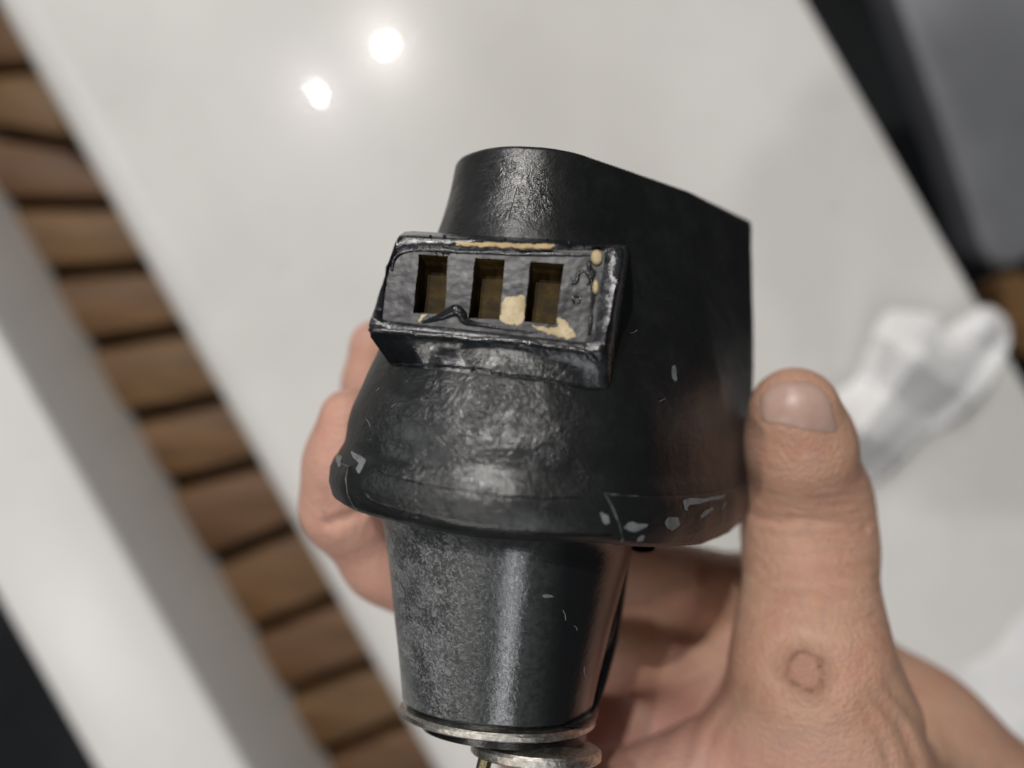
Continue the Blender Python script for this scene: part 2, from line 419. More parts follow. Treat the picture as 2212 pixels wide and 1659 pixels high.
#          v    r    corner u  w    corner r  back r
stations = [(6.0, 24.0, 38, -26, 4, 20), (7.3, 28.5, 44, -28, 5, 24), (8.6, 33.0, 50.5, -29.5, 5.5, 27), (9.5, 36.2, 53.2, -30.5, 6, 29), (11, 37.6, 55.0, -31.0, 6, 30), (13.5, 38.2, 56.0, -31.5, 6, 30.5),
            (16, 38.1, 56.5, -32, 5.5, 31), (18.5, 37.3, 56.6, -32, 5, 31), (20.5, 36.3, 57, -32, 4.7, 31), (22.5, 36.0, 57, -32, 4.6, 31), (25.5, 35.7, 57, -32, 4.5, 30.5), (30, 34.4, 57, -32, 4.3, 30), (38, 31.3, 56.7, -32, 4, 29),
            (46, 27.9, 56.4, -32, 4, 28), (54, 24.4, 55.8, -32, 4, 26.5), (60, 22.0, 55.2, -32, 4, 25.5), (66, 19.9, 54.6, -32, 4, 24.5), (73, 18.2, 54, -32, 4, 24), (78.6, 17.3, 53.6, -32, 4, 23.5), (80.6, 17.0, 53.4, -32, 3.9, 23.3)]
rows = smooth_tab(stations, 6)
loops = []
def body_loop(row, inset=0, dv=0, lump=1.0):
    v, r, cu, cw, cr, br = row
    a, b = (cu-inset*.3, cw, max(.6, cr-inset)), (0, 0, r-inset)
    D = math.hypot(a[0], a[1]); th = math.atan2(a[1], a[0]) + math.acos(max(-1, min(1, (b[2]-a[2])/D)))
    n_ = (math.cos(th), math.sin(th)); tt = (n_[1], -n_[0]); run_ = (a[0]*tt[0] + a[1]*tt[1])*0.5; rm = 26.0; k = min(b[2]-3, 2.3)
    m_ = tuple(n_[i]*(b[2] + k - rm) + tt[i]*run_ for i in (0, 1)) + (rm,)      # the shell bows out between front and corner
    pts = hull([a, m_, b, (2, -44, br-inset)], [(14, 8), (20, 8), (76, 16), (22, 16)])
    out = []
    for u, w in pts:
        n = noise.noise(Vector((u*.06, (v+dv)*.06, w*.06)))*0.45 + noise.noise(Vector((u*.2, v*.2, w*.2+9)))*0.13
        l = math.hypot(u, w) + 1e-6
        drop = 4.8*max(0, min(1, (22-v)/10))*max(0, min(1, (u-14)/26))*max(0, min(1, (w+60)/20))
        out.append(L(u + u/l*n*lump, v + dv - drop, w + w/l*n*lump))
    return out
loops = [body_loop(r) for r in rows]
loops += [body_loop(rows[-1], 0.3, 0.55), body_loop(rows[-1], 0.9, 0.85), body_loop(rows[-1], 2.2, 0.95), body_loop(rows[-1], 8, 0.9)]
mb = MB(); mb.loft(loops, True, True, True); BODY = mb
mb = MB(); mb.v = BODY.v
for f in BODY.f:                                                     # the sockets sit in an opening of the shell
    c = sum((Vector(BODY.v[i]) for i in f), Vector())/len(f); dd = CAMH - c.z
    x, y = 1106 + c.x/dd*FPX, 829.5 - c.y/dd*FPX
    if not (dd < 155 and 875 < x < 1240 and 535 < y < 722): mb.f.append(f)
body = build('body', mb, RUB, plug, PINV, smooth=45)
# proud flange round the base, open at the front where the collar shows
def band_row(v, inset, thr, thl, n=150):
    i = min(range(len(rows)), key=lambda k: abs(rows[k][0]-v)); row = rows[i].copy()
    pts = [PMM.inverted() @ p for p in body_loop(row, inset, v-row[0], 1.0)]
    az = np.unwrap(np.arctan2([p.z for p in pts], [p.x for p in pts])); o = np.argsort(az)
    az = az[o]; P3 = np.array([pts[k] for k in o])
    az = np.concatenate([az-2*np.pi, az, az+2*np.pi]); P3 = np.concatenate([P3, P3, P3])
    q = np.linspace(math.radians(thr), math.radians(thl-360), n)
    m = az.mean(); q = q + 2*np.pi*round((m-q.mean())/(2*np.pi))
    return [L(*[np.interp(a, az, P3[:, k]) for k in range(3)]) for a in q]
fr = [(17.9, 1.2), (17.7, -0.2), (17.2, -0.42), (15.5, -0.5), (13, -0.5), (10.5, -0.5), (8.6, -0.4), (7.4, 0.3), (7.0, 2.5)]
FL = MB(); lps = []
for v, ins in fr:
    k = (17.9 - v)/10
    lps.append(band_row(v, ins, 66 - 9*k, 144 - 6*k))
FL.loft(lps, False)
FL.f.append(tuple(i*150 for i in range(len(fr)))); FL.f.append(tuple(i*150+149 for i in range(len(fr))))
fl_ = build('flange', FL, RUB, plug, PINV, smooth=45)
for col_ in (0, 149):  # thin paler grey line along each open end of the flange
    mb = MB(); mb.tube([lps[i][col_] for i in range(1, 8)], [.05, .12, .19, .08, .15, .1, .04], 6); build('pale_edge', mb, EDGE, fl_, PINV)
mb = MB(); mb.tube([lps[1][k] for k in range(0, 8)], [.1, .16, .14, .07, .12, .09, .05, .02], 6); build('pale_edge', mb, EDGE, fl_, PINV)

# tapering neck with an oblique lower end
ntab = [(9, 30.5), (7.6, 29.0), (5.5, 27.6), (3, 26.7), (-1, 25.9), (-8, 24.6), (-16, 23.2), (-24, 21.8), (-31, 20.7), (-33.4, 20.35)]
def skew(v, w, r): return max(0, (2 - v)/35.0) * 3.9 * (w / max(1, r))
NS = 120
def ring(r, v, cu=0, cw=0, sk=1.0, n=NS, lump=0.12):
    out = []
    for k in range(n):
        a = 2*math.pi*k/n; u, w = r*math.cos(a), r*math.sin(a)
        q = noise.noise(Vector((u*.12, v*.1, w*.12)))*lump
        out.append(L(cu + u*(1+q/r), v + sk*skew(v, w, r), cw + w*(1+q/r)))
    return out
nl = [ring(r, v) for v, r in [tuple(x) for x in smooth_tab(ntab, 5)]] + [ring(19.9, -33.9), ring(18.5, -34.0)]
mb = MB(); mb.loft(nl, True, True, True); NECKM = mb
build('neck', mb, NECK, plug, PINV, smooth=50)
# washers, and the shade of the gaps between them put in as black cores
mb = MB(); mb.loft([ring(19.2, -33.6), ring(19.2, -36)], True, True, True); build('dark_gap', mb, BLACK, plug, PINV)
def disc(name, r, v0, v1, cu, cw, mat, sk=1.0, rim=0.5):
    mb = MB(); mb.loft([ring(r*.5, v0, cu, cw, sk), ring(r-rim, v0, cu, cw, sk), ring(r, v0-rim, cu, cw, sk), ring(r, (v0+v1)/2, cu, cw, sk), ring(r, v1+rim, cu, cw, sk), ring(r-rim, v1, cu, cw, sk), ring(r*.5, v1, cu, cw, sk)], True, True, True)
    return build(name, mb, mat, plug, PINV, smooth=35)
disc('washer', 20.9, -34.9, -36.8, 0.3, 0.3, STEEL)
mb = MB(); mb.loft([ring(17.5, -36.8, 2, 1), ring(17.5, -39.5, 2, 1)], True, True, True); build('dark_gap_lower', mb, BLACK, plug, PINV)  # black core painted in for the dark gap over the locking ring
disc('locking_ring', 13.4, -38.5, -41.0, 8.6, 7.8, STEEL, 0.8)
# dark rubber lip on the right of the washer
pts = [L(20.6*math.cos(a), -33.9 + skew(-33.9, 20.6*math.sin(a), 20.6), 20.6*math.sin(a)) for a in [math.radians(x) for x in range(-60, 52, 6)]]
mb = MB(); mb.tube(pts, [0.3] + [1.25]*(len(pts)-4) + [0.9, 0.6, 0.2], 10); build('rubber_lip', mb, BLACK, plug, PINV)
mb = MB(); mb.tube([P(1068, 1590, 146), P(1052, 1625, 146), P(1036, 1690, 147), P(1010, 1800, 150)], 1.45, 12); build('wire', mb, BRASS, plug, PINV)
mb = MB(); mb.tube([P(1195, 1625, 150), P(1178, 1660, 150), P(1160, 1760, 150)], 0.7, 10); build('wire', mb, BRASS, plug, PINV)
# moulded rib on the hidden right flank of the neck with a blob of glue
mb = MB(); mb.tube([P(1345, 1175, 168), P(1332, 1280, 168), P(1318, 1380, 166), P(1300, 1460, 164), P(1285, 1530, 163)], [2.0, 2.0, 1.9, 1.5, 0.8], 10); build('rib', mb, BLACK, plug, PINV)
mb = MB(); mb.tube([P(1328, 1310, 163), P(1320, 1345, 162), P(1312, 1380, 162), P(1308, 1405, 163)], [0.5, 1.1, 1.0, 0.4], 10); build('glue_blob', mb, SHINE, plug, PINV)
mb = MB(); mb.loft([[P(1390+24*math.cos(a), 1186+8*math.sin(a), 160) + Vector((0, dy, 0)) for a in [2*math.pi*k/20 for k in range(20)]] for dy in (0, 3)], True, True, True)
build('foot_stud', mb, BLACK, plug, PINV)

# ---- socket block: a picture point's sight line met with the face plane
fp = [P(826, 692, 133.0), P(1282, 742, 128.6), P(1060, 538, 132.5)]
FN = (fp[1]-fp[0]).cross(fp[2]-fp[0]).normalized()
if FN.z < 0: FN = -FN
def F(px, py, h=0.0):
    d = (P(px, py, 100) - CAM).normalized()
    t = (fp[0] + FN*h - CAM).dot(FN) / d.dot(FN)
    return CAM + d*t
def rsides(c, n=22, rad=(0, 0, 0, 0)):
    """corner list -> evenly sampled loop, corners rounded in px"""
    out = []; m = len(c)
    for i in range(m):
        a, b = Vector(c[i]), Vector(c[(i+1) % m])
        for k in range(n): out.append(a + (b-a)*k/n)
    res = []
    for i, p in enumerate(out):
        r = 0
        for ci, cc in enumerate(c):
            dd = (p - Vector(cc)).length
            if rad[ci] and dd < rad[ci]:
                cen = sum((Vector(x) for x in c), Vector((0, 0))) / m
                p = p + (cen - Vector(cc)).normalized() * (rad[ci]-dd)*0.42
        res.append(p)
    return res
f0 = rsides([(842, 542), (1308, 541), (1281, 742), (826, 692)], 22, (46, 8, 8, 4))
# face plate with three real openings
slots = [[(905, 549), (968, 553), (961, 679), (892, 676)], [(1026, 557), (1091, 561), (1079, 690), (1012, 688)], [(1146, 565), (1218, 570), (1201, 703), (1131, 695)]]
bm = bmesh.new(); edges = []
def addloop(pts):
    vs = [bm.verts.new(p) for p in pts]
    for i in range(len(vs)): edges.append(bm.edges.new((vs[i], vs[(i+1) % len(vs)])))
addloop([F(*p) for p in f0])
sl = [rsides(s, 6) for s in slots]
sl = [[Vector((p.x + 1.6*noise.noise(Vector((p.x*.06, p.y*.06, 1))), p.y + 1.6*noise.noise(Vector((p.x*.06, p.y*.06, 5))))) for p in s] for s in sl]
for s in sl: addloop([F(p.x, p.y) for p in s])
bmesh.ops.triangle_fill(bm, use_beauty=True, edges=edges)
bm.verts.ensure_lookup_table()
mb = MB(); mb.add([v.co.copy() for v in bm.verts], [[v.index for v in f.verts] for f in bm.faces]); bm.free()
fcs = mb
jit = lambda s: random.uniform(-s, s)
# block body: lofted frame around the face plate
def wob(p, i, amp): return (p.x + amp*noise.noise(Vector((i*.31, 1.7, p.x*.01))), p.y + amp*noise.noise(Vector((i*.37, 9.2, p.y*.01))))
l1 = rsides([(840, 532), (1320, 532), (1292, 750), (820, 699)], 22, (46, 10, 10, 4))
l2 = rsides([(856, 513), (1344, 534), (1302, 763), (799, 703)], 22, (14, 10, 14, 8))
l2b = rsides([(858, 507), (1351, 533), (1305, 775), (794, 712)], 22, (14, 12, 16, 10))
l3 = rsides([(861, 504), (1354, 531), (1310, 800), (797, 730)], 22, (12, 12, 14, 10))
l4 = rsides([(870, 498), (1362, 528), (1318, 842), (838, 786)], 22, (12, 12, 12, 8))
N4 = 22
def depthmix(i, tl, tr, br, bl):
    s = i // N4; t = (i % N4) / N4; c = [tl, tr, br, bl]; return c[s] + (c[(s+1) % 4]-c[s])*t
def bvh(*mbs):
    v = []; f = []
    for m in mbs:
        n = len(v); v += [Vector(x) for x in m.v]; f += [[i+n for i in q] for q in m.f]
    return BVHTree.FromPolygons(v, f)
BT = bvh(BODY)
def skin_depth(p, d):
    loc, *_ = BT.ray_cast(CAM, (P(p.x, p.y, 100) - CAM).normalized())
    return d if loc is None else min(d, CAMH - loc.z - 0.15)
blk = [[F(*p) for p in f0],
       [F(*wob(p, i, 3), 0.55) for i, p in enumerate(l1)],
       [F(*wob(p, i+50, 3), 0.75) for i, p in enumerate(l2)],
       [F(*wob(p, i+50, 2), 0.1) for i, p in enumerate(l2b)],
       [F(*wob(p, i+90, 2), -1.2) for i, p in enumerate(l3)],
       [P(p.x, p.y, skin_depth(p, depthmix(i, 143, 141, 133.0, 138))) for i, p in enumerate(l4)],
       [P(p.x, p.y, depthmix(i, 152, 152, 146, 150)) for i, p in enumerate(l4)]]
mbk = MB(); mbk.loft(blk, True, False, True); BLOCK = mbk
block = build('socket_block', mbk, GLUE, plug, PINV, smooth=60)
build('face_plate', fcs, FACE, block, PINV, smooth=0)
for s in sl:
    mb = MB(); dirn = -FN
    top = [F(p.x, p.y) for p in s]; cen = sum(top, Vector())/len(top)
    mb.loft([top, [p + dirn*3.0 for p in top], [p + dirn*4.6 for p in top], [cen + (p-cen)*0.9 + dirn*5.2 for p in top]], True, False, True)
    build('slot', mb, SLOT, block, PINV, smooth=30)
# paint worn to cream resin and runs of glossy paint on the face
def plate(name, outl, mat, h=0.12, parent=block, n=3):
    pts = spline(outl, 9); pts = [(x + 4*noise.noise(Vector((x*.09, y*.09, 2))) + 2.5*noise.noise(Vector((x*.31, y*.31, 3))), y + 4*noise.noise(Vector((x*.09, y*.09, 8))) + 2.5*noise.noise(Vector((x*.31, y*.31, 7)))) for x, y in pts]; mb = MB()
    cx = sum(p[0] for p in pts)/len(pts); cy = sum(p[1] for p in pts)/len(pts)
    top = [F(p[0]+jit(1.0), p[1]+jit(1.0), h) for p in pts]
    mb.loft([[p - FN*0.4 for p in top], top, [F(cx, cy, h)+(p-F(cx, cy, h))*0.93 + FN*0.05 for p in top]], True, True, True)
    return build(name, mb, mat, parent, PINV, smooth=30)
plate('bare_patch', [(1086, 648), (1108, 640), (1134, 643), (1133, 668), (1129, 697), (1112, 701), (1094, 699), (1081, 690), (1083, 668)], CREAM)
plate('bare_patch', [(1148, 703), (1175, 707), (1203, 706), (1206, 688), (1222, 694), (1238, 712), (1243, 727), (1222, 732), (1196, 724), (1170, 716)], CREAM)
plate('bare_patch', [(902, 691), (914, 682), (922, 680), (915, 689), (906, 697)], CREAM)
def bead(name, px, rads, mat, h=0.0, parent=block):
    mb = MB(); mb.tube([F(x, y, h) for x, y in px], [r*0.0815 for r in rads], 10); return build(name, mb, mat, parent, PINV, smooth=60)
def dense(pts, n=5):
    out = []
    for i in range(len(pts)-1):
        p0, p1, p2, p3 = [Vector(pts[max(0, min(len(pts)-1, i+k))]) for k in (-1, 0, 1, 2)]
        for k in range(n):
            t = k/n; out.append(0.5*((2*p1)+(-p0+p2)*t+(2*p0-5*p1+4*p2-p3)*t*t+(-p0+3*p1-3*p2+p3)*t**3))
    out.append(Vector(pts[-1])); return [tuple(p) for p in out]
def run(name, pts, r, mat=SHINE, h=0.0):
    q = dense([(p[0], p[1], p[2] if len(p) > 2 else r) for p in pts], 5); return bead(name, [(a, b) for a, b, _ in q], [c for *_, c in q], mat, h)
run('paint_run', [(912, 697, 3), (935, 690, 6), (958, 682, 9), (975, 673, 12), (986, 670, 13), (998, 680, 12), (1006, 694, 9), (1040, 702, 5), (1100, 712, 3), (1160, 720, 2)], 5)
plate('ochre_strip', [(985, 524), (1040, 524), (1120, 526), (1192, 529), (1188, 536), (1120, 536), (1060, 533), (1000, 530)], OCHRE, 1.0)
mb = MB(); mb.ball(F(1289, 556, 0.6), 1.0, sc_=(1.05, 1.35, 0.7)); build('resin_drop', mb, CREAM, block, PINV)
mb = MB(); mb.ball(F(1287, 620, 0.5), 0.75, sc_=(0.7, 1.7, 0.7)); build('resin_drop', mb, CREAM, block, PINV)
run('paint_run', [(1232, 598, 2), (1236, 612, 4), (1246, 606, 5), (1250, 592, 4), (1262, 585, 4), (1270, 592, 5), (1276, 606, 5), (1268, 616, 3)], 4)
run('paint_run', [(1276, 560, 4), (1272, 575, 6), (1282, 590, 5), (1279, 606, 4), (1281, 640, 5), (1277, 670, 4), (1276, 700, 5), (1272, 724, 4)], 4)
run('paint_run', [(1255, 640, 2), (1250, 655, 3), (1242, 655, 3), (1238, 647, 3), (1243, 640, 3), (1252, 644, 2)], 3)
run('paint_run', [(846, 585, 3), (852, 560, 4), (870, 545, 4), (905, 540, 3), (960, 541, 5), (1000, 545, 3), (1060, 546, 4), (1100, 549, 3), (1180, 549, 5), (1250, 550, 4), (1300, 549, 3)], 4, GLUE, 0.1)
for k in range(10):
    x = random.uniform(925, 1000); y = 538 + random.uniform(-3, 10)
    mb = MB(); mb.ball(F(x, y, 0.15), random.uniform(.12, .3)); build('glue_bead', mb, SHINE, block, PINV)
# rolled lower lip with a wavy edge
lip = dense([(796, 712), (840, 716), (900, 722), (960, 727), (1020, 733), (1080, 736), (1140, 741), (1200, 750), (1245, 756), (1275, 768), (1290, 786)], 5)
mb = MB(); mb.tube([F(x, y + 3*noise.noise(Vector((x*.02, 3, 1))), 0.45) for x, y in lip], [0.25] + [0.62 + 0.2*noise.noise(Vector((x*.05, 1, 7))) for x, y in lip[1:-1]] + [0.3], 12)
build('lower_lip', mb, SHINE, block, PINV, smooth=60)

# ---- things that lie on the curved skin of the housing: found by casting sight lines onto it
SK = bvh(BODY, NECKM, BLOCK, FL)
def hit(px, py, tree=None):
    d = (P(px, py, 100) - CAM).normalized()
    loc, nor, *_ = (tree or SK).ray_cast(CAM, d)
    if loc is None: return None, None
    if nor.dot(d) > 0: nor = -nor
    return loc, nor
def chip(name, outl, mat, h=0.06, n=3, parent=plug, rough=1.5, tree=None, step=10):
    poly = [(x+jit(rough), y+jit(rough)) for x, y in spline(outl, n)]
    pts = [Vector(p) for p in poly]; m = len(pts)
    x0, x1 = min(p.x for p in pts), max(p.x for p in pts); y0, y1 = min(p.y for p in pts), max(p.y for p in pts)
    y = y0 + step/2
    extra = []
    def ins(x, y):
        r = False; j = m-1
        for i in range(m):
            if (poly[i][1] > y) != (poly[j][1] > y) and x < (poly[j][0]-poly[i][0])*(y-poly[i][1])/(poly[j][1]-poly[i][1])+poly[i][0]: r = not r
            j = i
        return r
    while y < y1:
        x = x0 + step/2
        while x < x1:
            if ins(x, y): extra.append(Vector((x, y)))
            x += step
        y += step
    v2, e2, f2, *_ = delaunay_2d_cdt(pts + extra, [], [list(range(m))], 1, 0.01)
    vs = []
    for p in v2:
        loc, nor = hit(p.x, p.y, tree)
        if loc is None: return None
        vs.append(loc + nor*h)
    mb = MB(); mb.add(vs, f2); return build(name, mb, mat, parent, PINV if parent is not None and parent is not globals().get('hand') else None, smooth=60, fix=False)
def line(name, pts, r_mm, mat, h=0.0, parent=plug, n=6, seg=6, wobble=0):
    q = dense(pts, n); vs = []; rr = []
    for i, (x, y) in enumerate(q):
        loc, nor = hit(x + wobble*noise.noise(Vector((i*.6, 1, 2))), y + wobble*noise.noise(Vector((i*.6, 7, 2))))
        if loc is None: continue
        vs.append(loc + nor*h); rr.append(r_mm * (0.75 + 0.5*abs(noise.noise(Vector((i*.5, 4, r_mm))))))
    if len(vs) < 3: return None
    rr[0] *= .3; rr[-1] *= .3
    mb = MB(); mb.tube(vs, rr, seg); return build(name, mb, mat, parent, PINV, smooth=60)
# seams where the collar meets the flange
line('groove', [(805, 1084), (850, 1098), (920, 1117), (1000, 1134), (1080, 1145), (1150, 1151), (1240, 1156), (1325, 1157)], 0.22, BLACK, 0.0)
line('collar_edge', [(786, 1064), (805, 1081), (850, 1095), (920, 1113), (1000, 1130), (1080, 1141), (1150, 1146), (1240, 1150), (1322, 1151)], 0.34, RUB, -0.1, wobble=3, seg=8)
line('collar_crease', [(800, 1012), (850, 1030), (920, 1046), (1000, 1060), (1080, 1070), (1160, 1076), (1262, 1076)], 0.20, BLACK, -0.08, wobble=8)
# chips
chip('paint_chip', [(760, 975), (788, 990), (787, 1003), (776, 1022), (770, 1012), (775, 1000), (764, 990)], CHIP)
chip('paint_chip', [(727, 985), (737, 984), (737, 1000), (733, 1010), (728, 998)], CHIP)
chip('paint_chip', [(1348, 1138), (1362, 1127), (1380, 1131), (1398, 1132), (1388, 1143), (1372, 1148), (1354, 1144)], CHIP)
chip('paint_chip', [(1436, 1126), (1448, 1116), (1464, 1119), (1468, 1133), (1452, 1146), (1440, 1138)], CHIP)
chip('paint_chip', [(1377, 1163), (1392, 1155), (1388, 1166), (1378, 1170)], CHIP)
chip('paint_chip', [(1478, 1078), (1520, 1076), (1566, 1068), (1552, 1078), (1510, 1088), (1490, 1092), (1482, 1104), (1477, 1094)], CHIP)
chip('paint_chip', [(1512, 1112), (1530, 1100), (1544, 1098), (1528, 1112), (1514, 1120)], CHIP, rough=2)
chip('paint_chip', [(1450, 795), (1456, 790), (1462, 805), (1460, 825), (1452, 818)], CHIP)
chip('paint_chip', [(1296, 1108), (1310, 1112), (1316, 1128), (1304, 1132)], CHIP)
chip('paint_chip', [(1172, 1285), (1182, 1284), (1196, 1288), (1186, 1291), (1174, 1290)], CHIP, rough=.6)
for a, b in [((1480, 1230), (1484, 1226))]: pass
# hairline scratches and fluff
for pts in [[(1450, 1385), (1456, 1400)], [(1098, 480), (1106, 445), (1119, 400)], [(880, 905), (905, 885)], [(1216, 1318), (1222, 1340)], [(1262, 1440), (1268, 1465)], [(1240, 1352), (1246, 1362)],
            [(846, 880), (856, 872)], [(812, 845), (820, 838)], [(1362, 720), (1376, 712)], [(1560, 1100), (1568, 1084)], [(1424, 868), (1436, 862)], [(790, 905), (800, 922)]]:
    m_ = BLACK if pts[0][0] in (1098, 880) else CHIP
    p0, p1 = Vector(pts[0]), Vector(pts[-1]); mid = (p0+p1)/2 + Vector((jit(3), jit(3)))
    line('scratch', [tuple(p0), tuple(mid) if len(pts) == 2 else pts[1], tuple(p1)], 0.10, m_, 0.02)
# bubbles and a bead of glue under the block
line('glue_bead', [(850, 786), (900, 788), (960, 790), (1030, 796), (1100, 806), (1170, 818), (1230, 830), (1300, 842)], 0.35, SHINE, 0.0, block, wobble=4)
for x, y in ((978, 790), (1020, 796), (1062, 803), (1080, 806), (1096, 809), (1010, 513), (960, 510), (930, 509), (1090, 516), (1180, 518), (1230, 524), (915, 498)):
    loc, nor = hit(x, y + 2)
    if loc is not None:
        mb = MB(); mb.ball(loc + nor*0.1, random.uniform(.25, .42)); build('glue_bead', mb, SHINE, block, PINV)

# ------------------------------------------------------------------ the hand: one continuous surface from a distance field
RES = 0.9
lo = np.array([-78.0, -165.0, 140.0]); hi = np.array([190.0, 40.0, 262.0])      # X, Y, depth (mm below the camera)
nx, ny, nz = [int((hi[i]-lo[i])/RES) + 1 for i in range(3)]
gx = (lo[0] + RES*np.arange(nx)).astype(np.float32)[:, None, None]
gy = (lo[1] + RES*np.arange(ny)).astype(np.float32)[None, :, None]
gz = (lo[2] + RES*np.arange(nz)).astype(np.float32)[None, None, :]
def hp(px, py, d): return np.array([(px-1106)/FPX*d, (829.5-py)/FPX*d, d], np.float32)
def cone(a, ra, b, rb, fz=1.0):
    ab = b - a; s = np.array([1, 1, fz], np.float32); abs_ = ab*s; L2 = float((abs_**2).sum()) + 1e-6
    dx = gx - a[0]; dy = gy - a[1]; dz = (gz - a[2])*fz
    t = np.clip((dx*abs_[0] + dy*abs_[1] + dz*abs_[2])/L2, 0, 1)
    return np.sqrt((dx - t*abs_[0])**2 + (dy - t*abs_[1])**2 + (dz - t*abs_[2])**2) - (ra + t*(rb-ra))
def smin(a, b, k):
    h = np.maximum(k - np.abs(a-b), 0)/k
    return np.minimum(a, b) - h*h*k*0.25
def chain(js, fz=1.0, k=3.0):
    f = None
    for (p, r), (q, s) in zip(js, js[1:]):
        c = cone(hp(*p), r, hp(*q), s, fz); f = c if f is None else smin(f, c, k)
    return f
thumb = chain([((1716, 890, 173), 10.5), ((1727, 960, 178), 12.4), ((1740, 1085, 189), 15.6), ((1748, 1180, 188), 15.8), ((1750, 1320, 182), 15.8), ((1752, 1440, 181), 17.8)], 1.12, 4)
thenar = chain([((1752, 1440, 178), 17.5), ((1775, 1580, 186), 22), ((1830, 1800, 200), 30), ((1980, 2050, 215), 34)], 1.1, 10)
web = chain([((1700, 1600, 190), 14), ((1480, 1690, 192), 12), ((1270, 1745, 190), 11.5), ((1180, 1850, 195), 12)], 1.0, 6)
palm = chain([((1560, 1440, 226), 15), ((1720, 1560, 226), 19), ((1900, 1700, 224), 26), ((2200, 2000, 222), 34)], 1.0, 12)
palm = smin(palm, chain([((1420, 1700, 226), 16), ((1700, 1850, 224), 24), ((2100, 2150, 222), 32)], 1.0, 12), 14)
fillp = chain([((1620, 1420, 230), 15), ((1450, 1480, 230), 15), ((1330, 1600, 230), 15)], 1.0, 6)
back = chain([((1600, 1290, 236), 13), ((1770, 1395, 236), 15), ((1975, 1590, 232), 20), ((2225, 1860, 228), 28)], 1.0, 10)
hnd = smin(smin(smin(palm, fillp, 12), back, 16), smin(thumb, thenar, 8), 12)
hnd = smin(hnd, web, 14)
index = chain([((1600, 1290, 232), 13.0), ((1330, 1225, 214), 11), ((1000, 1120, 210), 9.6), ((815, 960, 208), 8.6), ((805, 830, 206), 8.0), ((812, 748, 204), 7.2)], 1.0, 3)
middle = chain([((1560, 1440, 228), 12.5), ((1300, 1400, 214), 11), ((1000, 1310, 205), 11.2), ((840, 1200, 198), 11.4), ((757, 1088, 190), 11.6), ((752, 1000, 184), 9.8), ((757, 905, 181), 7.6)], 1.0, 6)
ringf = chain([((1480, 1620, 228), 12), ((1250, 1560, 222), 10.5), ((1090, 1450, 216), 9.5), ((1060, 1330, 208), 8.5), ((1090, 1270, 200), 7.5)], 1.0, 3)
little = chain([((1450, 1790, 228), 11), ((1260, 1740, 226), 9), ((1140, 1640, 220), 8.2), ((1130, 1560, 214), 7.2)], 1.0, 3)
for fgr in (index, middle, ringf, little): hnd = smin(hnd, fgr, 5.0)
# creases pressed into the front of the skin (distance in the picture plane at the finger's depth)
PX = 1106 + gx/gz*FPX; PY = 829.5 - gy/gz*FPX
def crease(pts, width, amp, dmax, dmin=0):
    global hnd
    best = None
    for (x0, y0), (x1, y1) in zip(pts, pts[1:]):
        vx, vy = x1-x0, y1-y0
        t = np.clip(((PX-x0)*vx + (PY-y0)*vy)/(vx*vx+vy*vy), 0, 1)
        d2 = (PX-x0-t*vx)**2 + (PY-y0-t*vy)**2
        best = d2 if best is None else np.minimum(best, d2)
    hnd = hnd + np.where((gz < dmax) & (gz > dmin), amp*1.0*np.exp(-best/(width*width)), 0).astype(np.float32)
crease([(1606, 1106), (1640, 1118), (1690, 1126), (1750, 1122), (1810, 1130), (1868, 1142)], 6.5, 1.1, 186)
crease([(1640, 1165), (1700, 1158), (1770, 1172), (1840, 1180)], 8, 0.45, 184)
crease([(1640, 1225), (1720, 1235), (1800, 1222), (1860, 1228)], 8, 0.32, 182)
crease([(1660, 1275), (1740, 1288), (1830, 1272)], 9, 0.25, 182)
crease([(705, 1132), (750, 1118), (800, 1092), (850, 1055)], 10, 1.3, 205)
crease([(1885, 1500), (1940, 1560), (1975, 1640), (1990, 1720)], 12, 1.0, 210)
crease([(1915, 1480), (1985, 1560), (2030, 1640)], 10, 0.9, 210)
crease([(1860, 1520), (1905, 1590), (1930, 1680)], 10, 0.8, 210)
crease([(1560, 1490), (1500, 1560), (1460, 1680)], 12, 0.8, 205)
crease([(1610, 1490), (1540, 1580), (1510, 1690)], 10, 0.5, 205)
crease([(1480, 1540), (1420, 1600), (1380, 1690)], 9, 0.6, 205)
crease([(1430, 1570), (1370, 1620), (1330, 1690)], 8, 0.5, 205)
hnd = np.maximum(hnd, np.maximum(gx - (hi[0]-3), np.maximum(lo[1]+3 - gy, gz - (hi[2]-3))))

